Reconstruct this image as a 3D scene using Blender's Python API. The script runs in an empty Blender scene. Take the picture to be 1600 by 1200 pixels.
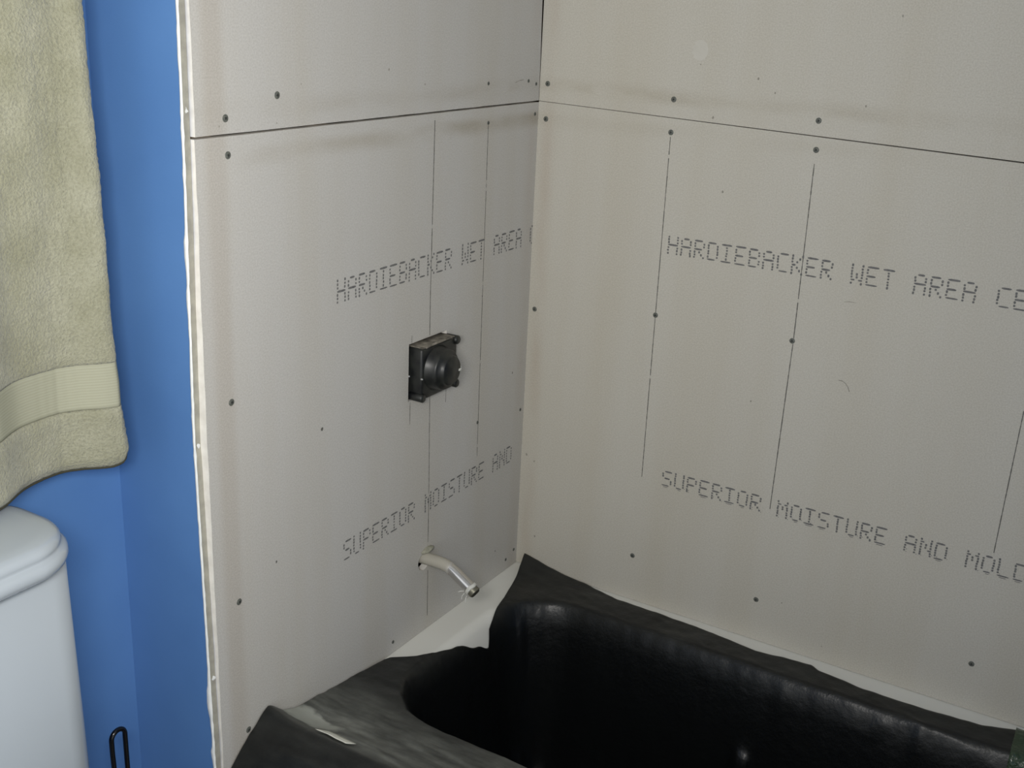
import bpy, bmesh, math, random
from mathutils import Vector, Matrix, noise
random.seed(7)
C = bpy.context.scene.collection
PI = math.pi

# ------------------------------------------------------------------ camera, world, lamps, exposure
sc = bpy.context.scene
cam_d = bpy.data.cameras.new('camera'); cam = bpy.data.objects.new('camera', cam_d); C.objects.link(cam)
cam_d.sensor_width = 36.0; cam_d.lens = 36.0 * 1783.09 / 1600; cam_d.clip_start = 0.02
a, b, c = 2.103424, -0.331136, -0.046135
fwd = Vector((math.cos(a)*math.cos(b), math.sin(a)*math.cos(b), math.sin(b)))
rt0 = Vector((math.sin(a), -math.cos(a), 0)); dn0 = fwd.cross(rt0)
rt = math.cos(c)*rt0 + math.sin(c)*dn0; dn = -math.sin(c)*rt0 + math.cos(c)*dn0
M = Matrix((rt, -dn, -fwd)).transposed().to_4x4(); M.translation = Vector((1.03698, -1.80805, 1.09926))
cam.matrix_world = M
sc.camera = cam
w = bpy.data.worlds.new('room_ambient'); sc.world = w; w.use_nodes = True
w.node_tree.nodes['Background'].inputs[0].default_value = (0.94, 0.97, 1.0, 1)
w.node_tree.nodes['Background'].inputs[1].default_value = 0.90
def area(name, loc, target, size, power, col):
    d = bpy.data.lights.new(name, 'AREA'); d.shape = 'RECTANGLE'; d.size, d.size_y = size; d.energy = power; d.color = col
    o = bpy.data.objects.new(name, d); C.objects.link(o); o.location = loc
    o.rotation_euler = (Vector(target) - Vector(loc)).to_track_quat('-Z', 'Y').to_euler()
area('fitted_lamp', (0.74, -1.62, 1.00), (-0.40, -0.86, 1.06), (0.30, 0.16), 11.0, (1.0, 0.975, 0.93))  # unseen lamp, placed and aimed by fitting the brightness of the boards
sc.view_settings.view_transform = 'Standard'; sc.view_settings.look = 'None'
sc.view_settings.gamma = 1.0; sc.view_settings.use_curve_mapping = False
sc.view_settings.exposure = 0.06

# ------------------------------------------------------------------ helpers
def smooth(o, on=True):
    for p in o.data.polygons: p.use_smooth = on
def obj(name, bm, mat, parent=None, smo=False):
    me = bpy.data.meshes.new(name); bm.to_mesh(me); bm.free()
    o = bpy.data.objects.new(name, me); C.objects.link(o)
    for m in (mat if isinstance(mat, (list, tuple)) else [mat]): me.materials.append(m)
    if parent: o.parent = parent
    if smo: smooth(o)
    return o
def thing(name, label, cat, loc=(0, 0, 0), group=None):
    o = bpy.data.objects.new(name, None); C.objects.link(o); o.location = loc
    o.empty_display_size = 0.05
    o['label'] = label; o['category'] = cat
    if group: o['group'] = group
    return o
def struct(o): o['kind'] = 'structure'; return o
def box(bm, x0, x1, y0, y1, z0, z1, bev=0, seg=2):
    r = bmesh.ops.create_cube(bm, size=1.0)
    for v in r['verts']:
        v.co = Vector((x0 + (v.co.x + .5)*(x1-x0), y0 + (v.co.y + .5)*(y1-y0), z0 + (v.co.z + .5)*(z1-z0)))
    if bev:
        es = list({e for v in r['verts'] for e in v.link_edges})
        bmesh.ops.bevel(bm, geom=es, offset=bev, segments=seg, affect='EDGES', profile=.5)
def loft(bm, rings, closed=True, cap0=True, cap1=True):
    vs = [[bm.verts.new(p) for p in r] for r in rings]
    n = len(vs[0])
    for i in range(len(vs)-1):
        for j in range(n if closed else n-1):
            k = (j+1) % n
            bm.faces.new((vs[i][j], vs[i][k], vs[i+1][k], vs[i+1][j]))
    if cap0: bm.faces.new(list(reversed(vs[0])))
    if cap1: bm.faces.new(vs[-1])
    return vs
def tube(bm, pts, rad, n=12, cap=True):
    pts = [Vector(p) for p in pts]; rings = []
    t = (pts[1]-pts[0]).normalized(); u = t.orthogonal().normalized()
    for i, p in enumerate(pts):
        if i == 0: t2 = pts[1]-pts[0]
        elif i == len(pts)-1: t2 = pts[-1]-pts[-2]
        else: t2 = pts[i+1]-pts[i-1]
        t2.normalize(); u = (u - t2*u.dot(t2)).normalized(); v = t2.cross(u)
        r = rad[i] if isinstance(rad, (list, tuple)) else rad
        rings.append([p + (u*math.cos(2*PI*k/n) + v*math.sin(2*PI*k/n))*r for k in range(n)])
    return loft(bm, rings, True, cap, cap)
def lathe(bm, prof, axis, origin, n=32):
    ax = Vector(axis).normalized(); u = ax.orthogonal().normalized(); v = ax.cross(u); o = Vector(origin)
    loft(bm, [[o + ax*h + (u*math.cos(2*PI*k/n) + v*math.sin(2*PI*k/n))*max(r, 1e-5) for k in range(n)] for r, h in prof])
def lerp_tab(tab, x):
    if x <= tab[0][0]: return tab[0][1]
    for (x0, y0), (x1, y1) in zip(tab, tab[1:]):
        if x <= x1:
            t = (x-x0)/(x1-x0); return y0 + (y1-y0)*t
    return tab[-1][1]
def bez(pts, n=24):                                   # Catmull-Rom through points
    P = [Vector(p) for p in pts]; P = [2*P[0]-P[1]] + P + [2*P[-1]-P[-2]]; out = []
    for i in range(1, len(P)-2):
        for k in range(n):
            t = k/n
            out.append(.5*((2*P[i]) + (-P[i-1]+P[i+1])*t + (2*P[i-1]-5*P[i]+4*P[i+1]-P[i+2])*t*t + (-P[i-1]+3*P[i]-3*P[i+1]+P[i+2])*t**3))
    out.append(P[-2]); return out
def srgb(r, g, bl):
    f = lambda v: (v/255/12.92) if v/255 <= .04045 else ((v/255+.055)/1.055)**2.4
    return (f(r), f(g), f(bl), 1)

# ------------------------------------------------------------------ materials
class NT:
    def __init__(s, name):
        s.m = bpy.data.materials.new(name); s.m.use_nodes = True; s.t = s.m.node_tree; s.b = s.t.nodes['Principled BSDF']
    def n(s, typ, **kw):
        nd = s.t.nodes.new(typ)
        for k, v in kw.items(): setattr(nd, k, v)
        return nd
    def l(s, a_, b_): s.t.links.new(a_, b_)
    def noise(s, vec, scale, detail=4, rough=.55):
        nd = s.n('ShaderNodeTexNoise'); nd.inputs['Scale'].default_value = scale; nd.inputs['Detail'].default_value = detail; nd.inputs['Roughness'].default_value = rough
        if vec: s.l(vec, nd.inputs['Vector'])
        return nd.outputs['Fac']
    def ramp(s, fac, stops):
        nd = s.n('ShaderNodeValToRGB'); s.l(fac, nd.inputs['Fac'])
        el = nd.color_ramp.elements
        while len(el) < len(stops): el.new(.5)
        for e, (p, cl) in zip(el, stops): e.position = p; e.color = cl if len(cl) == 4 else (*cl, 1)
        return nd.outputs['Color']
    def mix(s, fac, A, B, mode='MIX'):
        nd = s.n('ShaderNodeMix', data_type='RGBA', blend_type=mode)
        for k, v in ((0, fac), (6, A), (7, B)):
            if isinstance(v, (int, float)): nd.inputs[k].default_value = v
            elif isinstance(v, tuple): nd.inputs[k].default_value = v
            else: s.l(v, nd.inputs[k])
        return nd.outputs[2]
    def math(s, op, A, B=0.0):
        nd = s.n('ShaderNodeMath', operation=op)
        for k, v in ((0, A), (1, B)):
            if isinstance(v, (int, float)): nd.inputs[k].default_value = v
            else: s.l(v, nd.inputs[k])
        return nd.outputs[0]
    def coord(s, which='Object'): return s.n('ShaderNodeTexCoord').outputs[which]
    def map(s, vec, scale):
        nd = s.n('ShaderNodeMapping'); nd.inputs['Scale'].default_value = scale; s.l(vec, nd.inputs['Vector']); return nd.outputs[0]
    def bump(s, h, strength, dist=.001):
        nd = s.n('ShaderNodeBump'); nd.inputs['Strength'].default_value = strength; nd.inputs['Distance'].default_value = dist
        s.l(h, nd.inputs['Height']); s.l(nd.outputs[0], s.b.inputs['Normal'])
    def set(s, **kw):
        for k, v in kw.items():
            k = k.replace('_', ' ').title().replace('Ior', 'IOR')
            s.b.inputs[k].default_value = v
        return s
def plain(name, col, rough=.6, metal=0., spec=.5):
    t = NT(name); t.b.inputs['Base Color'].default_value = col; t.b.inputs['Roughness'].default_value = rough
    t.b.inputs['Metallic'].default_value = metal; t.b.inputs['Specular IOR Level'].default_value = spec
    return t.m
def grainy(name, c0, c1, scale=60, rough=.7, bump=.2, spec=.4):
    t = NT(name); v = t.coord(); f = t.noise(v, scale)
    t.l(t.ramp(f, [(.3, c0), (.7, c1)]), t.b.inputs['Base Color']); t.b.inputs['Roughness'].default_value = rough
    t.b.inputs['Specular IOR Level'].default_value = spec
    t.bump(f, bump); return t.m

def board_material(name, base, joint_dir):
    """Cement board: u = metres from the corner, v = metres above the horizontal joint (signed)."""
    t = NT(name); uv = t.n('ShaderNodeUVMap').outputs[0]
    sep = t.n('ShaderNodeSeparateXYZ'); t.l(uv, sep.inputs[0]); U, V = sep.outputs[0], sep.outputs[1]
    col = base
    # broad vertical water streaks
    st = t.noise(t.map(uv, (9, .7, 1)), 1.0, 3)
    col = t.mix(t.math('MULTIPLY', t.math('MULTIPLY', t.math('SUBTRACT', st, .42), 2.2), .42), col, srgb(176, 166, 142))
    bl = t.noise(t.map(uv, (3.2, 2.4, 1)), 1.0, 5)
    col = t.mix(t.math('MULTIPLY', bl, .35), col, srgb(202, 200, 196))
    # brown stain following the horizontal joint
    d = t.math('ABSOLUTE', V)
    ed = t.n('ShaderNodeMapRange', interpolation_type='SMOOTHSTEP'); t.l(d, ed.inputs[0])
    ed.inputs[1].default_value = .010; ed.inputs[2].default_value = .026
    ed2 = t.n('ShaderNodeMapRange', interpolation_type='SMOOTHSTEP'); t.l(d, ed2.inputs[0])
    ed2.inputs[1].default_value = .028; ed2.inputs[2].default_value = .050; ed2.inputs[3].default_value = 1; ed2.inputs[4].default_value = 0
    band = t.math('MULTIPLY', ed.outputs[0], ed2.outputs[0])
    blot = t.n('ShaderNodeMapRange'); t.l(t.noise(t.map(uv, (6, 14, 1)), 1.0, 5), blot.inputs[0]); blot.inputs[1].default_value = .38; blot.inputs[2].default_value = .66
    fade = t.n('ShaderNodeMapRange'); t.l(U, fade.inputs[0]); fade.inputs[1].default_value = .15; fade.inputs[2].default_value = .95; fade.inputs[3].default_value = 1; fade.inputs[4].default_value = .25
    side = t.n('ShaderNodeMapRange'); t.l(V, side.inputs[0]); side.inputs[1].default_value = -.004; side.inputs[2].default_value = .004
    side.inputs[3].default_value = .25 if joint_dir else 1.0; side.inputs[4].default_value = 1.0 if joint_dir else .7
    band = t.math('MULTIPLY', band, side.outputs[0])
    col = t.mix(t.math('MULTIPLY', t.math('MULTIPLY', t.math('MULTIPLY', band, blot.outputs[0]), fade.outputs[0]), .50), col, srgb(150, 139, 117))
    # reddish brown band beside the corner
    cb = t.n('ShaderNodeMapRange', interpolation_type='SMOOTHSTEP'); t.l(t.math('ABSOLUTE', t.math('SUBTRACT', U, .022)), cb.inputs[0])
    cb.inputs[1].default_value = 0; cb.inputs[2].default_value = .022; cb.inputs[3].default_value = 1; cb.inputs[4].default_value = 0
    cn = t.n('ShaderNodeMapRange'); t.l(t.noise(t.map(uv, (12, 4, 1)), 1.0, 4), cn.inputs[0]); cn.inputs[1].default_value = .35; cn.inputs[2].default_value = .65
    col = t.mix(t.math('MULTIPLY', t.math('MULTIPLY', cb.outputs[0], cn.outputs[0]), .26 if joint_dir else .12), col, srgb(164, 142, 122))
    # pale tapered strip and brownish band down the outer edge of the plumbing wall
    if not joint_dir:
        oe = t.n('ShaderNodeMapRange', interpolation_type='SMOOTHSTEP'); t.l(t.math('ABSOLUTE', t.math('SUBTRACT', U, .787)), oe.inputs[0])
        oe.inputs[1].default_value = .006; oe.inputs[2].default_value = .026; oe.inputs[3].default_value = 1; oe.inputs[4].default_value = 0
        col = t.mix(t.math('MULTIPLY', oe.outputs[0], .24), col, srgb(158, 144, 126))
    # fine cement speckle
    sp = t.noise(uv, 420, 2); col = t.mix(.55, col, t.ramp(sp, [(.25, (.30, .30, .30)), (.75, (.70, .70, .70))]), 'SOFT_LIGHT')
    t.l(col, t.b.inputs['Base Color']); t.b.inputs['Roughness'].default_value = .85; t.b.inputs['Specular IOR Level'].default_value = .2
    t.bump(t.noise(uv, 300, 3), .12); return t.m

BOARD_L = board_material('cement_board_left', srgb(192, 190, 185), 0)
BOARD_R = board_material('cement_board_right', srgb(192, 188, 176), 1)
CORE = grainy('board_edge', srgb(226, 222, 214), srgb(242, 239, 232), 60, .9)
GYP = grainy('gypsum_edge', srgb(152, 150, 140), srgb(176, 173, 160), 60, .9)
PAPER = grainy('torn_white_paper', srgb(225, 228, 228), srgb(242, 243, 240), 80, .85)
STUD = grainy('stud_wood', srgb(70, 58, 44), srgb(100, 82, 60), 30, .9)
SCREW = grainy('screw_zinc', srgb(78, 82, 78), srgb(112, 114, 106), 400, .5)
RECESS = plain('screw_recess', srgb(38, 40, 40), .7)
INK = grainy('grey_ink', srgb(96, 96, 97), srgb(126, 125, 122), 160, .9, 0)
PENCIL = grainy('pencil_graphite', srgb(84, 83, 80), srgb(116, 114, 108), 220, .8, 0)
PENCIL2 = grainy('faint_pencil_graphite', srgb(128, 125, 116), srgb(158, 153, 142), 220, .8, 0)
CHALK = plain('pale_scuff', srgb(205, 202, 194), .9)
def paint():
    t = NT('blue_wall_paint'); v = t.coord()
    f = t.noise(v, 5, 3); t.l(t.ramp(f, [(.3, srgb(84, 127, 184)), (.7, srgb(91, 135, 192))]), t.b.inputs['Base Color'])
    t.b.inputs['Roughness'].default_value = .55; t.bump(t.noise(v, 380, 3), .18, .0008); return t.m
BLUE = paint()
WHITE = grainy('white_paint', srgb(222, 220, 214), srgb(230, 228, 222), 20, .7, .05)
FLOORM = grainy('vinyl_floor', srgb(150, 142, 128), srgb(172, 164, 148), 14, .5, .05)
TUBM = plain('white_enamel', srgb(226, 226, 220), .22)
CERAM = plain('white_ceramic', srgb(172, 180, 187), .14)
def plastic():
    t = NT('black_plastic_film'); v = t.coord()
    d = t.noise(v, 7, 6, .65); d2 = t.noise(t.map(v, (14, 60, 20)), 1.0, 5)
    geo = t.n('ShaderNodeNewGeometry'); sep = t.n('ShaderNodeSeparateXYZ'); t.l(v, sep.inputs[0])
    dep = t.n('ShaderNodeMapRange'); t.l(sep.outputs[2], dep.inputs[0]); dep.inputs[1].default_value = -.04; dep.inputs[2].default_value = .03   # plaster dust lies on the rim, none in the well
    dm = t.math('MULTIPLY', t.math('POWER', t.math('MULTIPLY', t.math('MULTIPLY', d, d2), 2.0), 1.5), dep.outputs[0])
    fr = t.n('ShaderNodeMapRange', interpolation_type='SMOOTHSTEP'); t.l(sep.outputs[1], fr.inputs[0]); fr.inputs[1].default_value = -.50; fr.inputs[2].default_value = -.66; fr.inputs[3].default_value = .12; fr.inputs[4].default_value = 1
    ap = t.n('ShaderNodeMapRange', interpolation_type='SMOOTHSTEP'); t.l(sep.outputs[1], ap.inputs[0]); ap.inputs[1].default_value = -.735; ap.inputs[2].default_value = -.712; ap.inputs[3].default_value = .12; ap.inputs[4].default_value = 1
    dm = t.math('MULTIPLY', t.math('MULTIPLY', dm, fr.outputs[0]), ap.outputs[0])
    # pale patch painted for the sheen and dust of the front corner fold
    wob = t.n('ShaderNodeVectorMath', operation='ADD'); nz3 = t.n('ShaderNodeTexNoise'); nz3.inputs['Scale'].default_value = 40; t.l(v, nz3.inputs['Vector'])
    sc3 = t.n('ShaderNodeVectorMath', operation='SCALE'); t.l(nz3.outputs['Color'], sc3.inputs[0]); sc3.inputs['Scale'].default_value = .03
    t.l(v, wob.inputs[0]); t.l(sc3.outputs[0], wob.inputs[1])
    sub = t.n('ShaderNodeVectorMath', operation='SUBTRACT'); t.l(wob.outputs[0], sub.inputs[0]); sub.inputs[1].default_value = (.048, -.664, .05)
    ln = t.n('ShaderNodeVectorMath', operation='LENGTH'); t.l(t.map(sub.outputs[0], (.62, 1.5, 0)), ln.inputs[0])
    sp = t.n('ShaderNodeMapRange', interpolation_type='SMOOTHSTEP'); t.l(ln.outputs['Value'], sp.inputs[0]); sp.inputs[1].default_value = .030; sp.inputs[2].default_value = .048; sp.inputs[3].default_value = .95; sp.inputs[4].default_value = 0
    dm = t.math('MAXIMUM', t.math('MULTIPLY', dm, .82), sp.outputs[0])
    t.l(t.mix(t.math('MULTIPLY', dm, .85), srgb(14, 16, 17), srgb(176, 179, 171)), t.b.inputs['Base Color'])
    t.l(t.math('ADD', .31, t.math('MULTIPLY', dm, .8)), t.b.inputs['Roughness']); t.b.inputs['Specular IOR Level'].default_value = .34
    t.bump(t.noise(v, 45, 4, .6), .30, .004); return t.m
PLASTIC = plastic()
TAPE = NT('clear_tape'); TAPE.b.inputs['Base Color'].default_value = srgb(70, 88, 66); TAPE.b.inputs['Roughness'].default_value = .08
TAPE.b.inputs['Alpha'].default_value = .6; TAPE.bump(TAPE.noise(TAPE.coord(), 45, 3), 1.0, .008); TAPE = TAPE.m
STICK = grainy('white_paper_strip', srgb(205, 206, 194), srgb(224, 224, 214), 60, .8, .05)
def chrome():
    t = NT('dusty_chrome'); v = t.coord(); sep = t.n('ShaderNodeSeparateXYZ'); t.l(v, sep.inputs[0])
    mr = t.n('ShaderNodeMapRange', interpolation_type='SMOOTHSTEP'); t.l(t.math('ADD', sep.outputs[0], t.math('MULTIPLY', t.math('SUBTRACT', t.noise(v, 60, 4), .5), .03)), mr.inputs[0])
    mr.inputs[1].default_value = .050; mr.inputs[2].default_value = .062; mr.inputs[3].default_value = 0; mr.inputs[4].default_value = 1
    t.l(mr.outputs[0], t.b.inputs['Metallic'])
    t.l(t.mix(mr.outputs[0], srgb(172, 168, 156), srgb(214, 212, 210)), t.b.inputs['Base Color'])
    r = t.n('ShaderNodeMapRange'); t.l(mr.outputs[0], r.inputs[0]); r.inputs[3].default_value = .75; r.inputs[4].default_value = .13
    t.l(r.outputs[0], t.b.inputs['Roughness']); return t.m
CHROME = chrome()
PTFE = grainy('white_thread_tape', srgb(190, 190, 182), srgb(226, 226, 220), 200, .7)
THREAD = plain('brass_thread', srgb(128, 126, 112), .4, .6)
PLASTER = grainy('grey_plaster', srgb(140, 140, 124), srgb(168, 166, 150), 160, .9, .6)
GUARD = NT('black_guard_plastic'); GUARD.l(GUARD.ramp(GUARD.noise(GUARD.coord(), 50, 5), [(.35, srgb(14, 16, 18)), (.75, srgb(48, 50, 46))]), GUARD.b.inputs['Base Color']); GUARD.b.inputs['Roughness'].default_value = .38; GUARD = GUARD.m
WIRE = plain('black_wire', srgb(12, 12, 16), .18)
def terry():
    t = NT('cream_terry'); v = t.coord()
    f = t.noise(v, 16, 4); g = t.noise(v, 330, 3)
    colr = t.ramp(f, [(.3, srgb(143, 142, 120)), (.7, srgb(163, 162, 143))])
    colr = t.mix(.6, colr, t.ramp(g, [(.3, (.36, .36, .36)), (.7, (.64, .64, .64))]), 'SOFT_LIGHT')
    t.l(colr, t.b.inputs['Base Color']); t.b.inputs['Roughness'].default_value = .95; t.b.inputs['Specular IOR Level'].default_value = .1
    t.b.inputs['Sheen Weight'].default_value = .3; t.bump(g, .8, .004); return t.m
TERRY = terry()
def weave():
    t = NT('cream_woven_band'); v = t.coord()
    wv = t.n('ShaderNodeTexWave', wave_type='BANDS', bands_direction='Z'); wv.inputs['Scale'].default_value = 90; t.l(v, wv.inputs['Vector'])
    t.l(t.mix(wv.outputs['Fac'], srgb(158, 158, 138), srgb(166, 166, 147)), t.b.inputs['Base Color'])
    t.b.inputs['Roughness'].default_value = .85; t.b.inputs['Specular IOR Level'].default_value = .15; t.bump(wv.outputs['Fac'], .08, .0008); return t.m
WEAVE = weave()
HEMSHADE = plain('hem_shade', srgb(60, 58, 44), .9)

# ------------------------------------------------------------------ the setting
FZ = -0.38
bm = bmesh.new(); box(bm, -1.2, 2.4, -3.2, .12, FZ-.05, FZ); struct(obj('floor', bm, FLOORM))
bm = bmesh.new(); box(bm, -.30, 2.4, -3.2, .12, 2.02, 2.07); struct(obj('ceiling', bm, WHITE))
bm = bmesh.new(); box(bm, -.26, -.162, -3.2, -.833, FZ, 2.02); struct(obj('wall_back', bm, BLUE))
# blue return beside the tub: drywall with a raw gypsum end
END = [(-.38, -.003), (.04, -.0035), (.15, -.0055), (.38, -.0095), (.53, -.0122), (.69, -.0095), (.89, -.0055), (1.07, -.0038), (2.02, -.0038)]
bm = bmesh.new()
loft(bm, [[Vector((-.26, -.833, z)), Vector((lerp_tab(END, z), -.833, z)), Vector((lerp_tab(END, z), -.8226, z)), Vector((-.26, -.8226, z))] for z in [FZ + (2.02-FZ)*k/60 for k in range(61)]])
bm.normal_update()
for f in bm.faces:
    if f.normal.x > .9: f.material_index = 1
ret = struct(obj('wall_return', bm, [BLUE, GYP]))
# ragged white paint / paper edge of the drywall
bm = bmesh.new(); n = 260; rows = []
for i in range(n+1):
    z = FZ + (2.0-FZ)*i/n
    wd = .0030 + .0012*noise.noise(Vector((0, 0, z*22))) + .0009*noise.noise(Vector((3, 0, z*90)))
    wd += .0055*math.exp(-((z-.135)/.030)**2) + .004*math.exp(-((z-.045)/.014)**2) + .003*math.exp(-((z-.78)/.02)**2) + .002*math.exp(-((z-.72)/.012)**2)
    t_ = .0010 + .0006*noise.noise(Vector((7, 1, z*60)))
    xe = lerp_tab(END, z)
    rows.append([Vector((xe-wd, -.8331, z)), Vector((xe-wd*.9, -.833-t_, z)), Vector((xe+.0002, -.833-t_*1.3, z)), Vector((xe+.0008, -.8325+.0012*noise.noise(Vector((1, 5, z*70))), z))])
loft(bm, rows, False, False, False); obj('torn_paper_edge', bm, PAPER, ret, True)
# stud wall behind the boards of the plumbing side
bm = bmesh.new(); box(bm, -.16, -.060, -.8204, .12, FZ, 2.02)
for y0, y1 in ((-.8204, -.782), (-.60, -.562), (-.19, -.150), (-.04, 0.0)): box(bm, -.060, -.0127, y0, y1, FZ, 2.02)
wl = struct(obj('wall_left', bm, STUD))
bm = bmesh.new(); box(bm, -.06, 1.60, .060, .12, FZ, 2.02)
for x0, x1 in ((.0, .04), (.24, .278), (.488, .526), (.856, .894), (1.26, 1.30), (1.55, 1.60)): box(bm, x0, x1, .0127, .060, FZ, 2.02)
wr = struct(obj('wall_right', bm, STUD))
bm = bmesh.new(); box(bm, 1.535, 1.62, -.83, .0, FZ, 2.02); struct(obj('wall_far', bm, BLUE))  # unseen alcove end wall, added and kept blue to dim the right boards
# bits of rough gypsum left on the drywall end
bm = bmesh.new()
for z in (.52, .17, .95): 
    r = bmesh.ops.create_icosphere(bm, subdivisions=1, radius=.0022)
    for v in r['verts']: v.co = Vector((v.co.x*.5+lerp_tab(END, z)+.0002, v.co.y-.826+random.uniform(-.003, .003), v.co.z*1.8+z))
obj('plaster_crumb', bm, PAPER, ret)

# ------------------------------------------------------------------ cement backer boards
T = .0126
def steps(lo, hi, cuts, step=.03):
    vals = sorted(set([lo, hi] + cuts)); out = []
    for p, q in zip(vals, vals[1:]):
        k = max(1, round((q-p)/step)); out += [p+(q-p)*i/k for i in range(k)]
    return out + [hi]
def make_board(us, vs, shape, place, mat, parent, rect_hole=None, round_hole=None, vj=.916):
    """front faces on a (u, v) grid with real openings, thickened backwards."""
    bm = bmesh.new(); uvl = bm.loops.layers.uv.new('UVMap'); G = {}; UV = {}
    def vert(u, v):
        k = (round(u, 5), round(v, 5))
        if k not in G:
            uu, vv = shape(u, v); G[k] = bm.verts.new(place(uu, vv)); UV[G[k]] = (uu, vv - vj)
        return G[k]
    inside = lambda h, p, q: h and h[0]-1e-6 <= min(p) and max(p) <= h[1]+1e-6 and h[2]-1e-6 <= min(q) and max(q) <= h[3]+1e-6
    sq = None
    if round_hole: cu, cv, cr, m = round_hole; sq = (cu-m, cu+m, cv-m, cv+m)
    for p in zip(us, us[1:]):
        for q in zip(vs, vs[1:]):
            if inside(rect_hole, p, q) or inside(sq, p, q): continue
            bm.faces.new((vert(p[0], q[0]), vert(p[1], q[0]), vert(p[1], q[1]), vert(p[0], q[1])))
    if sq:
        N = 32; o_, i_ = [], []
        for k in range(N):
            an = 2*PI*k/N; cx, sx = math.cos(an), math.sin(an); s = m/max(abs(cx), abs(sx))
            jit = 1 + .10*noise.noise(Vector((cx*2, sx*2, 5)))
            o_.append((cu+cx*s, cv+sx*s)); i_.append((cu+cx*cr*jit, cv+sx*cr*jit))
        for k in range(N):
            j = (k+1) % N
            ring = (vert(*o_[k]), vert(*o_[j]), vert(*i_[j]), vert(*i_[k]))
            bm.faces.new(ring[::-1] if us[0] > us[-1] else ring)
    for f in bm.faces:
        for lp in f.loops: lp[uvl].uv = UV[lp.vert]
    bm.normal_update()
    o = obj('backer_board', bm, [mat, CORE], parent)
    want = place(0, 0) - place(0, 0)
    s = o.modifiers.new('thickness', 'SOLIDIFY'); s.thickness = T; s.offset = -1; s.use_even_offset = False; s.material_offset_rim = 1
    return o
PL = lambda u, v: Vector((0, -u, v))          # plumbing wall, u = distance from the corner
PR = lambda u, v: Vector((u, 0, v))
# u grows to -y on the left wall: reverse u order there so the faces look into the room
nz = lambda u, v, s=1.: noise.noise(Vector((u*s, v*s, 1.7)))
UL = .8205
def sh_ul(u, v):          # upper left: gap in the corner opens upwards
    if u > .81: u += .0012*nz(1, v, 30) - .0012 + .0016*max(0, (v-1.0))
    if u < .001: u = .0012 + max(0, (v-.945))*.028 + .0004*nz(2, v, 40)
    if v < .92: v = .9180 + .0004*nz(u, 3, 40)
    return u, v
def sh_ll(u, v):
    if u > .81: u += .0016*nz(4, v, 24) + .0008*nz(4, v, 90) + .0025*math.exp(-((v-.52)/.25)**2) 
    if v > .91: v = .9150 - .0003*nz(u, 7, 40)
    return u, v
def rev(xs): return list(reversed(xs))
HOLE = (.274, .381, .456, .5545); PH = (.3275, .1405, .0165, .03)
board_ul = make_board(rev(steps(0, UL, [])), steps(.918, 1.98, []), sh_ul, PL, BOARD_L, wl)
board_ll = make_board(rev(steps(0, UL, [HOLE[0], HOLE[1], PH[0]-PH[3], PH[0]+PH[3]])), steps(.0003, .915, [HOLE[2], HOLE[3], PH[1]-PH[3], PH[1]+PH[3]]), sh_ll, PL, BOARD_L, wl, HOLE, PH)
jr = lambda u: .9170 - .0235*min(u, 1.5)
def sh_ur(u, v):
    k = max(0., 1-(v-.916)/.5) if v < 1.416 else 0.
    return u, v + k*(jr(u)-.916) + (.0006 if v < .917 else 0)
def sh_lr(u, v):
    k = max(0., (v-.4)/.516)
    return u, v + k*(jr(u)-.916) - (.0003 + .0016*min(u, 1.))*(1 if v > .915 else 0)
board_ur = make_board(steps(0, 1.53, []), steps(.916, 1.98, []), sh_ur, PR, BOARD_R, wr)
board_lr = make_board(steps(0, 1.53, []), steps(.0006, .916, []), sh_lr, PR, BOARD_R, wr)
# paper-thin white sliver of core showing along the left edge is the real thickness of the boards

# screws -------------------------------------------------------------
def screw_mesh():
    bm = bmesh.new()
    lathe(bm, [(.0052, -.0002), (.0052, .0002), (.0044, .0007), (.0026, .0010), (.0, .0011)], (1, 0, 0), (0, 0, 0), 14)
    for ang in (.4, .4+PI/2):
        r = bmesh.ops.create_cube(bm, size=1.0); mt = Matrix.Rotation(ang, 3, 'X')
        for v in r['verts']:
            v.co = mt @ Vector((v.co.x*.0004+.0011, v.co.y*.0048, v.co.z*.0011))
        for f in {f for v in r['verts'] for f in v.link_faces}: f.material_index = 1
    me = bpy.data.meshes.new('screw'); bm.to_mesh(me); bm.free(); me.materials.append(SCREW); me.materials.append(RECESS)
    return me
SM = screw_mesh()
def screw(parent, u, v, side, s=1.):
    o = bpy.data.objects.new('screw', SM); C.objects.link(o); o.parent = parent
    if side == 'L': o.location = (0.0001, -u, v); o.rotation_euler = (random.uniform(0, 3), 0, 0)
    else: o.location = (u, -.0001, v); o.rotation_euler = (0, 0, -PI/2)
    o.scale = (s, s, s)
for u, v in ((.769, .937), (.676, .960), (.170, .954), (.013, .947), (.040, .953)): screw(board_ul, u, v, 'L', .95 if u > .5 else .62)
for u, v in ((.767, .892), (.777, .569), (.777, .270), (.768, .052), (.166, .890), (.012, .895), (.013, .335), (.012, .033), (.042, .023), (.415, .022), (.166, .355)): screw(board_ll, u, v, 'L', .95 if u > .5 else .65)
for u, v in ((.016, .948), (.258, .941), (.505, .929)): screw(board_ur, u, v, 'R', .92)
for u, v in ((.016, .887), (.258, .887), (.507, .884), (.259, .569), (.508, .570), (.013, .536), (.255, .093), (.503, .081), (.874, .085)): screw(board_lr, u, v, 'R', .92)

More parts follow.
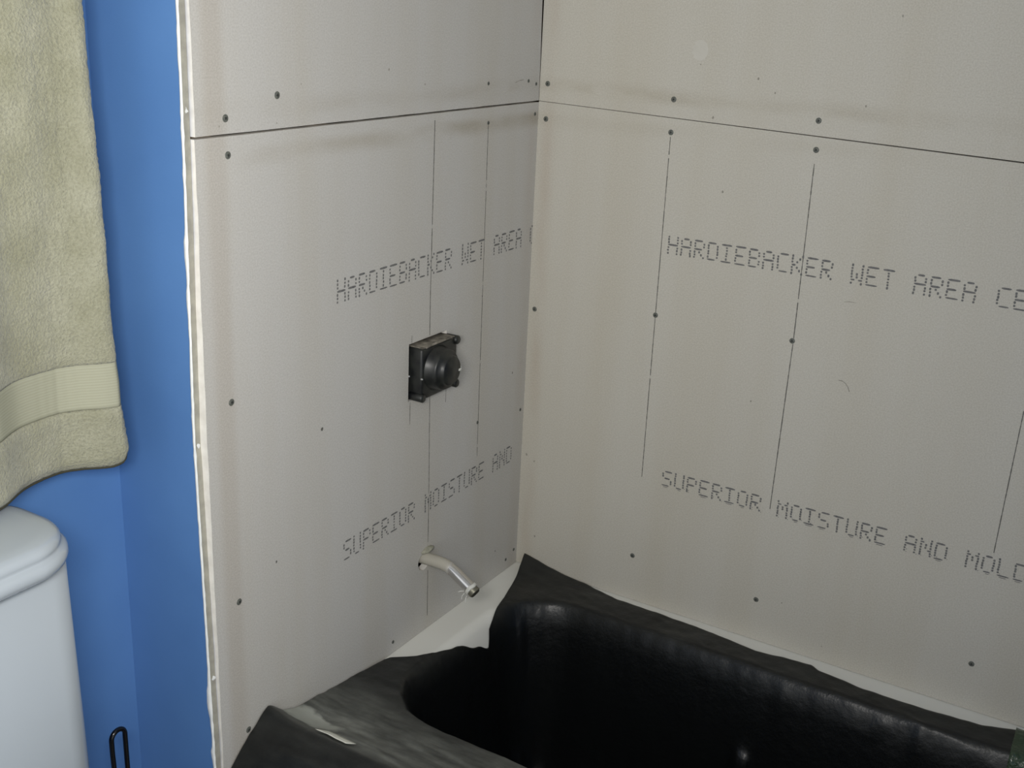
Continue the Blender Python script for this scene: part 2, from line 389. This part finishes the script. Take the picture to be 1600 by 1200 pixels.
# pencil lines and marks: thin strokes of graphite on the board face ---------
def stroke_mesh(bm, pts, wd, P, lift=.00025, gaps=0.):
    """flat ribbon with slight waver, in board coordinates"""
    dense = []
    for p, q in zip(pts, pts[1:]):
        L = math.hypot(q[0]-p[0], q[1]-p[1]); k = max(1, int(L/.006))
        dense += [(p[0]+(q[0]-p[0])*i/k, p[1]+(q[1]-p[1])*i/k) for i in range(k)]
    dense.append(pts[-1])
    for p, q in zip(dense, dense[1:]):
        if random.random() < gaps: continue
        dx, dy = q[0]-p[0], q[1]-p[1]; L = math.hypot(dx, dy) or 1; h = wd*random.uniform(.35, .62)
        nx, ny = -dy/L*h, dx/L*h
        quad = [(p[0]+nx, p[1]+ny), (p[0]-nx, p[1]-ny), (q[0]-nx, q[1]-ny), (q[0]+nx, q[1]+ny)]
        bm.faces.new([bm.verts.new(P(u, v, lift)) for u, v in quad])
PLl = lambda u, v, h: Vector((h, -u, v))
PRl = lambda u, v, h: Vector((u, -h, v))
def line(name, parent, pts, wd, P, mat=PENCIL, gaps=.02):
    bm = bmesh.new(); stroke_mesh(bm, pts, wd, P, gaps=gaps); return obj(name, bm, mat, parent)
line('pencil_line', board_ll, [(.3215, .905), (.324, .62), (.3235, .557)], .0016, PLl, gaps=.02)
line('pencil_line', board_ll, [(.320, .455), (.316, .25), (.3155, .162)], .0013, PLl, gaps=.02)
line('pencil_line', board_ll, [(.3145, .118), (.313, .026)], .0013, PLl, gaps=.02)
line('pencil_line', board_ll, [(.166, .886), (.165, .60), (.164, .288)], .0013, PLl, gaps=.02)
line('pencil_line', board_ll, [(.373, .568), (.3735, .556)], .0012, PLl)
line('pencil_line', board_ll, [(.3755, .454), (.376, .415)], .0012, PLl)
line('pencil_line', board_ll, [(.271, .455), (.272, .425)], .0012, PLl)
line('pencil_line', board_lr, [(.258, .880), (.259, .574)], .0014, PRl, gaps=.02)
line('pencil_line', board_lr, [(.259, .565), (.260, .258)], .0014, PRl, gaps=.02)
line('pencil_line', board_lr, [(.507, .862), (.510, .575)], .0015, PRl, gaps=.02)
line('pencil_line', board_lr, [(.510, .565), (.507, .262)], .0016, PRl, gaps=.04)
line('pencil_line', board_lr, [(.876, .530), (.874, .289)], .0015, PRl, gaps=.02)
line('scribble', board_lr, [(.593, .519), (.599, .519), (.605, .516), (.610, .510), (.613, .503)], .0014, PRl, PENCIL2, .1)
line('scribble', board_lr, [(.578, .648), (.590, .652), (.603, .652)], .0010, PRl, PENCIL2, .25)
line('scribble', board_ul, [(.085, .952), (.070, .955), (.052, .956)], .0010, PLl, PENCIL2, .35)
# specks of dirt
def specks(parent, pts, P, mat, r0=.0011):
    for u, v in pts:
        bm = bmesh.new(); r = r0*random.uniform(.6, 1.3); ph = random.uniform(0, 6)
        bm.faces.new([bm.verts.new(P(u+r*math.cos(ph-k*PI/4)*random.uniform(.7, 1.4), v+r*1.5*math.sin(ph-k*PI/4), .0003)) for k in range(8)])
        obj('speck', bm, mat, parent)
specks(board_ll, [(.596, .475), (.166, .592), (.085, .06), (.70, .30), (.05, .42)], PLl, PENCIL, .0016)
specks(board_ul, [(.63, .972), (.678, .925), (.78, .928), (.44, .985), (.35, .96)], PLl, PENCIL2, .0011)
specks(board_ur, [(.43, .965), (.575, .957), (.40, .985), (.30, 1.0), (.61, 1.09), (.33, .918)], PRl, PENCIL2, .0013)
specks(board_lr, [(.012, .24), (.03, .23), (.55, .09), (.04, .07), (.36, .80), (.45, .45), (.86, .75), (.63, .03)], PRl, PENCIL2, .0014)
# pale patched dab on the upper right board
bm = bmesh.new(); ctr = bm.verts.new(PRl(.297, 1.022, .0004))
ring = [bm.verts.new(PRl(.297+.0135*math.cos(k*PI/12)*(1+.15*math.sin(3*k)), 1.022+.0165*math.sin(k*PI/12), .00015)) for k in range(24)]
for k in range(24): bm.faces.new((ctr, ring[k], ring[(k+1) % 24]))
obj('filler_dab', bm, grainy('pale_filler', srgb(194, 191, 181), srgb(201, 198, 189), 60, .9), board_ur)

# dot-matrix lettering ------------------------------------------------
F57 = {'H': '10001 10001 10001 11111 10001 10001 10001', 'A': '01110 10001 10001 11111 10001 10001 10001', 'R': '11110 10001 10001 11110 10100 10010 10001',
       'D': '11110 10001 10001 10001 10001 10001 11110', 'I': '11111 00100 00100 00100 00100 00100 11111', 'E': '11111 10000 10000 11110 10000 10000 11111',
       'B': '11110 10001 10001 11110 10001 10001 11110', 'C': '01111 10000 10000 10000 10000 10000 01111', 'K': '10001 10010 10100 11000 10100 10010 10001',
       'W': '10001 10001 10001 10101 10101 11011 10001', 'T': '11111 00100 00100 00100 00100 00100 00100', 'S': '01111 10000 10000 01110 00001 00001 11110',
       'U': '10001 10001 10001 10001 10001 10001 01110', 'P': '11110 10001 10001 11110 10000 10000 10000', 'O': '01110 10001 10001 10001 10001 10001 01110',
       'M': '10001 11011 10101 10101 10001 10001 10001', 'N': '10001 11001 10101 10101 10011 10001 10001', 'L': '10000 10000 10000 10000 10000 10000 11111'}
def lettering(parent, text, u0, sgn, base, height, adv, P, clip, ghost=False):
    """ink dots of a jet printer: horizontal runs merge into dashes, lowest rows double up"""
    px = adv/5.15; pz = height/6.6; bm = bmesh.new()
    def dab(u, v, wu, hv, sk=.0):
        if not (clip[0]+.0008 < u < clip[1]): return
        if u+sgn*wu < clip[0]: wu = u-clip[0]
        pts = []
        for k in range(10):
            an = 2*PI*k/10; cu_, cv_ = math.cos(an), math.sin(an)
            uu = u + sgn*(wu/2 + wu/2*math.copysign(abs(cu_)**.6, cu_)); vv = v + hv/2*math.copysign(abs(cv_)**.8, cv_) + random.uniform(-1, 1)*.00015
            pts.append(P(uu, vv, .0003))
        bm.faces.new([bm.verts.new(p) for p in pts])
    for i, ch in enumerate(text):
        if ch == ' ': continue
        rows = F57[ch].split()
        for r, row in enumerate(rows):
            v = base + (6-r)*pz + random.uniform(-1, 1)*.0004; k = 0
            while k < 5:
                if row[k] == '1':
                    e = k
                    while e < 4 and row[e+1] == '1': e += 1
                    u = u0 + sgn*(i*adv + k*px*.86); ln = (e-k)*px*.86
                    jit = random.uniform(-.0004, .0004)
                    if ln > 0:
                        dab(u+jit-sgn*.0008, v, ln+.0026, .0034 if r in (0, 3) else .0027)
                        if ghost and r == 6: dab(u+jit+sgn*.0025, v-.0032, ln*.7+.001, .0011)
                    else:
                        dab(u+jit-sgn*.0012, v, .0034, .0042*random.uniform(.75, 1.15))
                        if ghost and r >= 5 and random.random() < .5: dab(u+sgn*.003, v-.002, .0012, .0016)
                    k = e+1
                else: k += 1
    bmesh.ops.recalc_face_normals(bm, faces=bm.faces)
    return obj('printed_lettering', bm, INK, parent)
lettering(board_ll, 'HARDIEBACKER WET AREA C', .559, -1, .6610, .0350, .02505, PLl, (.0008, .9))
lettering(board_ll, 'SUPERIOR MOISTURE AND', .547, -1, .2375, .0340, .02445, PLl, (.0008, .9))
lettering(board_lr, 'HARDIEBACKER WET AREA CE', .2715, 1, .6835, .0315, .02445, PRl, (0, 1.5))
lettering(board_lr, 'SUPERIOR MOISTURE AND MOLD', .3015, 1, .2535, .0300, .02430, PRl, (0, 1.5), True)

# ------------------------------------------------------------------ bathtub
def tub_h(x, y):
    cx, hx, cy, hy, rr = .76, .70, -.33, .245, .14
    qx = abs(x-cx)-(hx-rr); qy = abs(y-cy)-(hy-rr)
    sd = -(math.hypot(max(qx, 0), max(qy, 0)) + min(max(qx, qy), 0) - rr)
    s = min(max(sd/.10, 0), 1); return -.335*s*s*(3-2*s)
tub = thing('bathtub', 'white enamel alcove bathtub in the corner under black plastic', 'bathtub', (.76, -.38, FZ))
bm = bmesh.new(); NX, NY = 150, 76; g = []
for j in range(NY+1):
    y = -.757 + .767*j/NY
    g.append([Vector((-.010+1.54*i/NX, y, tub_h(-.010+1.54*i/NX, y)-.0005)) for i in range(NX+1)])
loft(bm, g, False, False, False)
o = obj('tub_shell', bm, TUBM, tub, True)
bm = bmesh.new(); rows = []
for y, z in ((-.757, -.0005), (-.7605, -.002), (-.7625, -.006), (-.763, -.012), (-.763, -.045), (-.756, -.055), (-.752, -.20), (-.752, FZ)):
    rows.append([Vector((-.010+1.54*i/20, y, z)) for i in range(21)])
loft(bm, rows[::-1], False, False, False); obj('tub_apron', bm, TUBM, tub, True)
for ch in tub.children: ch.matrix_parent_inverse = Matrix.Translation(-tub.location)

# ------------------------------------------------------------------ black plastic sheet over the tub
RAMP = [(-.86, -.38), (-.855, -.20), (-.84, -.06), (-.81, .005), (-.77, .040), (-.745, .052), (-.728, .056), (-.70, .043), (-.672, .033), (-.642, .026), (-.58, .017), (-.514, .009), (-.44, .003), (-.36, 0), (0.05, 0)]
LEFT = [(-.90, .0025), (-.52, .0025), (-.45, .008), (-.438, .012), (-.407, .044), (-.377, .063), (-.346, .069), (-.32, .072), (-.278, .080), (-.257, .083), (-.236, .0855), (-.229, .082), (-.222, .077), (-.203, .073), (-.147, .061), (-.069, .040), (.0, .020)]
BACK = [(0, -.003), (.097, -.004), (.163, -.006), (.236, -.022), (.330, -.024), (.422, -.028), (.526, -.042), (.600, -.030), (.625, -.028), (.640, -.038), (.722, -.048), (.828, -.049), (.912, -.040), (.971, -.016), (1.1, -.03), (1.5, -.03)]
KNOBS = ((.104, -.340, .007, .007), (.108, -.288, .007, .007), (.112, -.160, .010, .009), (.140, -.150, .009, .008), (.150, -.205, .012, .016), (.60, -.108, .012, .007), (.83, -.105, .012, .008), (.132, -.128, .008, .006), (.098, -.215, .008, .008), (.20, -.26, .012, .014), (.26, -.33, .016, .012))
def sheet_h(x, y):
    z = lerp_tab(RAMP, y)
    inside = max(0., min(1., -tub_h(x, y)/.10))
    z = z*(1-inside*.0) + tub_h(x, y)*.985 + .004
    # climbs the wall in the back corner
    z += .024*math.exp(-(x/.09)**2)*math.exp(-((y+.0)/.045)**2)
    # lifted tip at the front corner
    z += .010*math.exp(-(x/.03)**2)*math.exp(-((y+.728)/.022)**2)
    z -= .012*math.exp(-((x-.055)/.035)**2 - ((y+.668)/.028)**2)
    # fold edges over the lip
    P3 = Vector((x, y, 0))
    wr_ = noise.noise(Vector((x*26, y*9, 1.3)))*.5 + noise.noise(Vector((x*11+y*14, y*20-x*5, 4.1)))*.7
    fine = noise.noise(Vector((x*60+y*25, y*70, 9.2)))
    amp = (.0012 + .0065*inside)*(.04 + .96*min(1, max(0, x-lerp_tab(LEFT, y)-.004)/.05))
    z += amp*wr_ + (.0006+.0022*inside)*fine
    lipz = math.exp(-((tub_h(x, y)+.02)/.022)**2)
    edge = min(1, max(0, x-lerp_tab(LEFT, y)-.004)/.05)
    z += edge*lipz*.0022*noise.noise(Vector((x*38, y*38, 3.3)))
    # small knobs of bunched plastic
    for bx, by, br, bh in KNOBS:
        z += bh*math.exp(-((x-bx)**2+(y-by)**2)/br**2)
    z += .0045*math.exp(-((y-lerp_tab(((.70, -.104), (.749, -.103), (.811, -.088), (.869, -.090), (.956, -.101), (1.1, -.11)), x)+.004)/.0035)**2)*max(0, min(1, (x-.68)/.06))*(.6+.6*noise.noise(Vector((x*30, 0, 0))))
    # standing fold against the far side of the well
    z += .060*math.exp(-((x-.553)/.018)**4)*math.exp(-((y+.160)/.024)**4)
    # dust-stiff creases on the front rim
    if y < -.5:
        z += .0022*noise.noise(Vector((x*7+y*30, y*34-x*14, 2.2)))
    if y < -.745:
        z += 0
    floor_ = tub_h(x, y) + .0016
    return max(z, floor_) if y > -.757 else z
sheet = thing('plastic_sheet', 'wrinkled black plastic sheet draped over the bathtub rim and well', 'plastic sheet', (.76, -.38, 0))
bm = bmesh.new(); NU, NV = 330, 250; g = []
for j in range(NV+1):
    v = j/NV; row = []
    for i in range(NU+1):
        u = (i/NU)**1.25; x = .05
        for _ in range(6):
            yb = lerp_tab(BACK, x); y = yb + (-.855-yb)*v
            xl = lerp_tab(LEFT, y); xl = xl + .0006*noise.noise(Vector((2, y*40, 0)))*(1 if xl > .01 else 0); x = xl + (1.50-xl)*u
        z = sheet_h(x, y)
        if y < -.73: y += .006*noise.noise(Vector((x*6, z*9, 5)))*min(1, (-.73-y)/.03)
        row.append(Vector((x, y, z)))
    g.append(row)
loft(bm, [r for r in g], False, False, False)
bmesh.ops.recalc_face_normals(bm, faces=bm.faces)
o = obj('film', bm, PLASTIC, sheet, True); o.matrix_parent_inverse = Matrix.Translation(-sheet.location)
s = o.modifiers.new('t', 'SOLIDIFY'); s.thickness = .0006; s.offset = 1
if sum(p.normal.z for p in o.data.polygons) < 0: o.data.flip_normals()

def patch(name, corners, n, m, lift, mat, thick, label, cat):
    """thin strip lying on the plastic"""
    bm = bmesh.new(); rows = []
    A, B, Cc, D = [Vector((p[0], p[1])) for p in corners]
    for i in range(n+1):
        rows.append([])
        for j in range(m+1):
            p = (A*(1-i/n)+B*(i/n))*(1-j/m) + (D*(1-i/n)+Cc*(i/n))*(j/m)
            rows[-1].append(Vector((p.x, p.y, sheet_h(p.x, p.y)+lift)))
    loft(bm, rows, False, False, False); bmesh.ops.recalc_face_normals(bm, faces=bm.faces)
    o = obj(name, bm, mat, None, True); s = o.modifiers.new('t', 'SOLIDIFY'); s.thickness = thick; s.offset = 0
    o['label'] = label; o['category'] = cat; return o
patch('paper_strip', [(.086, -.719), (.146, -.7225), (.154, -.708), (.100, -.704)], 14, 3, .0045, STICK, .0008, 'small white paper strip lying on the front ridge of the black plastic', 'paper strip')
tp_ = patch('clear_tape', [(.960, -.016), (1.02, -.022), (1.02, -.24), (.966, -.24)], 14, 40, .0026, TAPE, .0005, 'shiny strip of clear tape across the black plastic', '')
del tp_['category']; tp_.parent = sheet; tp_.matrix_parent_inverse = Matrix.Translation(-sheet.location)

# ------------------------------------------------------------------ shower valve in its cut-out
val = thing('shower_valve', 'black plastic capped shower valve sticking out of the square wall opening', 'valve', (0, -.325, .503))
bm = bmesh.new(); box(bm, -.045, .020, -.372, -.270, .459, .547, .004, 2)
for y, z in ((-.272, .541), (-.272, .464), (-.370, .464)):
    lathe(bm, [(.0075, -.03), (.0075, .022), (.006, .0235), (.0, .0235)], (1, 0, 0), (0, y, z), 12)
obj('guard_plate', bm, GUARD, val, True)
bm = bmesh.new(); lathe(bm, [(.0385, .018), (.0385, .0205), (.0355, .0225), (.0345, .037), (.0325, .0400), (.0265, .0405), (.0255, .0475), (.0235, .0500), (.0, .0505)], (1, 0, 0), (0, -.3275, .506), 48)
cap = obj('guard_cap', bm, GUARD, val, True)
bm = bmesh.new(); box(bm, .0385, .0470, -.3030, -.2965, .4965, .5070, .001); box(bm, .043, .0515, -.3095, -.3030, .5015, .5055, .0008)
obj('white_tab', bm, PTFE, cap)
for y, z in ((-.3715, .497), (-.3805, .5005)):
    bm = bmesh.new(); lathe(bm, [(.0016, -.002), (.0016, .0008), (.0008, .0014), (0, .0015)], (1, 0, 0), (.0205 if y > -.375 else .001, y, z), 10); obj('screw_tip', bm, plain('bright_metal', srgb(220, 220, 220), .25, .8), val)
bm = bmesh.new(); tube(bm, bez([(.0188, -.360, .5478), (.0195, -.345, .5492), (.0195, -.315, .5492), (.019, -.285, .5488)], 6), [.0022]*19, 8); box(bm, -.03, .0185, -.368, -.276, .5468, .5484, .0006); obj('guard_rim', bm, grainy('dusty_guard', srgb(74, 71, 64), srgb(150, 144, 132), 90, .8), val, True)
bm = bmesh.new(); box(bm, -.044, -.0135, -.374, -.282, .5488, .5505, .0005); obj('upper_lip', bm, grainy('dusty_foam', srgb(104, 98, 62), srgb(150, 138, 88), 160, .9), val)
for ch in val.children: ch.matrix_parent_inverse = Matrix.Translation(-val.location)

# ------------------------------------------------------------------ bent shower arm used as spout
arm = thing('spout_pipe', 'short bent chrome pipe sticking out of the wall above the tub rim', 'pipe', (0, -.325, .145))
Y = -.325
path = bez([(-.055, Y, .1455), (-.02, Y, .146), (.012, Y, .1475), (.036, Y, .1480), (.052, Y, .1452), (.066, Y, .1385), (.084, Y, .1275), (.0985, Y, .1185)], 6)
bm = bmesh.new(); tube(bm, path, .0108, 24); pipe = obj('bent_tube', bm, CHROME, arm, True)
d = Vector((.0145, 0, -.0092)).normalized(); e0 = Vector((.097, Y, .1194))
bm = bmesh.new(); n = 28
lathe(bm, [(.0112, .0)] + [(r, .0006 + .0016*k + (.0008 if q else 0)) for k in range(8) for q, r in ((0, .0112), (1, .0099))] + [(.0085, .0146), (.0085, .004), (0, .004)], d, e0 + d*.0005, 24)
obj('threaded_end', bm, THREAD, arm, True)
bm = bmesh.new()
loft(bm, [[e0 + d*(h+.0009*math.sin(3*k*2*PI/24+h*900)) + (d.orthogonal().normalized()*math.cos(2*PI*k/24) + d.cross(d.orthogonal().normalized())*math.sin(2*PI*k/24))*r for k in range(24)] for r, h in ((.0110, -.001), (.0124, -.0005), (.0126, .003), (.0121, .0052), (.0110, .0056))])
tp = obj('thread_tape', bm, PTFE, arm, True)
for pts in ([(.094, -.3365, .113), (.091, -.339, .108), (.0905, -.3405, .101)], [(.098, -.3355, .109), (.097, -.338, .102), (.0985, -.3385, .095)], [(.092, -.336, .1165), (.086, -.3385, .1150), (.083, -.340, .1135)]):
    bm = bmesh.new(); tube(bm, bez(pts, 5), .0008, 6); obj('loose_thread', bm, PTFE, tp, True)
bm = bmesh.new(); r = bmesh.ops.create_icosphere(bm, subdivisions=3, radius=1)
for v in r['verts']:
    k = 1 + .35*noise.noise(v.co*2.3); v.co = Vector((v.co.x*.006*k + .0015, v.co.y*.017*k - .318, v.co.z*.0055*k + .1605))
obj('plaster_dab', bm, PLASTER, arm, True)
for ch in arm.children: ch.matrix_parent_inverse = Matrix.Translation(-arm.location)

# ------------------------------------------------------------------ toilet
toi = thing('toilet', 'white ceramic toilet with rounded tank lid against the blue wall', 'toilet', (-.02, -1.295, FZ))
YC = -1.295
def rrect(x0, x1, hy, r, z, bow=0., n=10, yc=YC):
    """rounded rectangle ring; front (x1) side bowed outward"""
    pts = []
    for cx, cy, a0 in ((x1-r, hy-r, 0), (x0+r, hy-r, PI/2), (x0+r, -hy+r, PI), (x1-r, -hy+r, 1.5*PI)):
        for k in range(n+1):
            an = a0 + PI/2*k/n; x = cx + r*math.cos(an); y = cy + r*math.sin(an)
            if x > (x0+x1)/2: x += bow*(1-(y/hy)**2)
            pts.append(Vector((x, yc+y, z)))
    return pts
bm = bmesh.new()
loft(bm, [rrect(-.125, -.03, .185, .045, .040, .02), rrect(-.128, -.005, .200, .050, .060, .02), rrect(-.130, .010, .2600, .046, .080, .012), rrect(-.132, .016, .2615, .046, .16, .010), rrect(-.132, .016, .2550, .046, .470, .010)])
obj('tank', bm, CERAM, toi, True)
bm = bmesh.new(); z0 = .4640
prof = [(-.004, 0), (.004, .0015), (.009, .006), (.0105, .012), (.0095, .018), (.006, .0212), (.0035, .0225), (.0025, .0245), (.0035, .027), (.0030, .0315), (-.001, .0360), (-.008, .0385), (-.02, .0398), (-.05, .0404)]
loft(bm, [rrect(-.128-d_*.6, .032+d_, .2435+d_, max(.02, .062+d_), z0+h, .012) for d_, h in prof])
obj('tank_lid', bm, CERAM, toi, True)
bm = bmesh.new()
ov = lambda cx, rx, ry, z: [Vector((cx + rx*math.cos(2*PI*k/36), YC + ry*math.sin(2*PI*k/36), z)) for k in range(36)]
loft(bm, [ov(.13, .19, .11, FZ), ov(.13, .185, .105, FZ+.03), ov(.15, .15, .09, FZ+.14), ov(.22, .21, .15, FZ+.28), ov(.24, .25, .185, FZ+.37), ov(.24, .255, .19, FZ+.395), ov(.24, .19, .135, FZ+.395), ov(.25, .14, .10, FZ+.25), ov(.26, .05, .05, FZ+.2)])
obj('bowl', bm, CERAM, toi, True)
bm = bmesh.new(); loft(bm, [ov(.24, .25, .185, FZ+.398), ov(.24, .26, .195, FZ+.404), ov(.24, .255, .19, FZ+.424), ov(.24, .22, .16, FZ+.430)]); obj('seat_lid', bm, CERAM, toi, True)
bm = bmesh.new(); tube(bm, [(.02, YC-.17, .40), (.045, YC-.17, .40), (.05, YC-.165, .40), (.05, YC-.10, .392)], .006, 10); obj('flush_lever', bm, plain('lever_chrome', srgb(210, 210, 210), .15, 1.), toi, True)
for ch in toi.children: ch.matrix_parent_inverse = Matrix.Translation(-toi.location)

# ------------------------------------------------------------------ towel on its bar
ZB = 1.46; XB = -.088
bar = thing('towel_bar', 'metal towel bar on the blue wall above the toilet holding the cream towel', 'towel bar', (-.162, -1.15, ZB))
barm = plain('bar_nickel', srgb(190, 188, 180), .25, 1.)
bm = bmesh.new(); tube(bm, [(XB, -.868, ZB), (XB, -1.46, ZB)], .008, 16); obj('rod', bm, barm, bar, True)
for y in (-.876, -1.452):
    bm = bmesh.new(); lathe(bm, [(.024, 0), (.024, .006), (.012, .012), (.010, .06), (.013, .066), (.013, .086), (.0, .088)], (1, 0, 0), (-.162, y, ZB), 24); obj('bracket', bm, barm, bar, True)
for ch in bar.children: ch.matrix_parent_inverse = Matrix.Translation(-bar.location)
tow = thing('bath_towel', 'cream terry bath towel with a woven band hanging over the toilet tank', 'towel', (XB, -1.13, ZB))
HX = [(-1.40, -.070), (-1.30, -.105), (-1.20, -.075), (-1.12, -.062), (-1.08, -.066), (-1.055, -.072), (-1.025, -.088), (-1.0, -.103), (-.985, -.108), (-.962, -.098), (-.945, -.070), (-.925, -.049), (-.90, -.050), (-.885, -.058)]
HX = [(y, x) for y, x in HX]
YR = [(.50, -.896), (.53, -.897), (.585, -.902), (.62, -.9015), (.66, -.905), (.70, -.908), (.78, -.9075), (.88, -.9075), (.95, -.910), (1.1, -.912), (1.5, -.912)]
ZH = .512; Z1, Z2 = .590, .648
def towel_pt(u, z, pile):
    yr = lerp_tab(YR, z); y = yr + (-1.40-yr)*u
    k = max(0., min(1., (ZB-.02-z)/(ZB-ZH))); kk = k**.8
    xh = lerp_tab(HX, y); xh = (xh + lerp_tab(HX, y-.012) + lerp_tab(HX, y+.012))/3
    x = -.0725 + (xh + .0725)*kk*.86
    # broad soft vertical folds all the way up
    x += .010*min(1, k*4)*(1-.5*k)*math.cos((y+.985)*2*PI/.105) * (1 if y < -.94 else max(0, (-.90-y)/.04))
    # rounded edges: the right edge rolls back, the hem corner rounds up
    e = max(0., 1-u/.030); x -= .010*e**2*min(1, k*4)
    zz = z
    if z < ZH+.03 and u < .06:
        cr = (1-u/.06)**2*max(0, 1-(z-ZH)/.03); zz = z + .016*cr
    nzv = noise.noise(Vector((y*150, z*150, .5)))*.6 + noise.noise(Vector((y*320, z*320, 2.)))*.5
    x += pile*(.0016*nzv + .0022*noise.noise(Vector((y*26, z*26, 7)))) + .003*pile
    if pile and z < ZH+.012: x -= .0035*(1-(z-ZH)/.012)
    return Vector((x, y + pile*.0012*noise.noise(Vector((z*260, u*3, 3)))*(1 if u < .01 else 0), zz))
def towel_part(name, z0, z1, dz, pile, mat, thick):
    n = max(2, int((z1-z0)/dz)); m = 170; bm = bmesh.new()
    rows = [[towel_pt((j/m)**1.3, z0+(z1-z0)*i/n, pile*(min(1, min(i, n-i)/4.+.25) if pile else 0)) for j in range(m+1)] for i in range(n+1)]
    loft(bm, rows, False, False, False); bmesh.ops.recalc_face_normals(bm, faces=bm.faces)
    o = obj(name, bm, mat, tow, True)
    if sum(p.normal.x for p in o.data.polygons) < 0: o.data.flip_normals()
    s = o.modifiers.new('t', 'SOLIDIFY'); s.thickness = thick; s.offset = -1
    return o
towel_part('terry_panel', Z2, ZB-.004, .0035, 1, TERRY, .007)
towel_part('woven_band', Z1, Z2, .004, 0, WEAVE, .005)['label'] = 'flat woven band between the terry panels'
towel_part('terry_hem', ZH, Z1, .003, 1, TERRY, .009)
# over the bar and down behind it
bm = bmesh.new(); rows = []
for k in range(13):
    an = PI*k/12; rows.append([Vector((XB + .013*math.cos(an), -.912 - (1.40-.912)*j/40, ZB-.006 + .018*math.sin(an) if 0 < k < 12 else ZB-.006)) for j in range(41)])
for z in (1.35, 1.2, 1.0, .8, .62): rows.append([Vector((XB-.016-.012*(1.46-z), -.915 - (1.40-.915)*j/40, z)) for j in range(41)])
loft(bm, rows, False, False, False); o = obj('back_drop', bm, TERRY, tow, True)
s = o.modifiers.new('t', 'SOLIDIFY'); s.thickness = .005; s.offset = 0
# dark line modelled along the bottom for the shadow under the hem
bm = bmesh.new(); tube(bm, [towel_pt((j/60)**1.2*.98+.004, ZH, 0)+Vector((-.003, 0, -.001)) for j in range(61)], .0014, 6); obj('hem_shade_line', bm, HEMSHADE, tow, True)
for ch in tow.children: ch.matrix_parent_inverse = Matrix.Translation(-tow.location)

# ------------------------------------------------------------------ black wire loop stand beside the toilet
st = thing('wire_stand', 'slim black wire loop handle of a floor stand beside the toilet tank', 'stand', (-.08, -.935, FZ))
R_, XW, YL, YRr, ZT = .0115, -.08, -.9465, -.9235, .1175
pts = [(XW, YL+.003, FZ+.012), (XW, YL+.003, -.02), (XW, YL, .085)] + [(XW, (YL+YRr)/2 - R_*math.cos(PI*k/12), ZT-R_ + R_*math.sin(PI*k/12)) for k in range(13)] + [(XW, YRr, .085), (XW, YRr, -.02), (XW, YRr, FZ+.012)]
bm = bmesh.new(); tube(bm, pts, .0035, 12); obj('loop_handle', bm, WIRE, st, True)
bm = bmesh.new(); tube(bm, [(XW+.055*math.cos(2*PI*k/32), -.935+.055*math.sin(2*PI*k/32), FZ+.006) for k in range(33)], .0045, 8)
tube(bm, [(XW, -.99, FZ+.008), (XW, -.88, FZ+.008)], .0035, 8); obj('base_ring', bm, WIRE, st, True)
for ch in st.children: ch.matrix_parent_inverse = Matrix.Translation(-st.location)
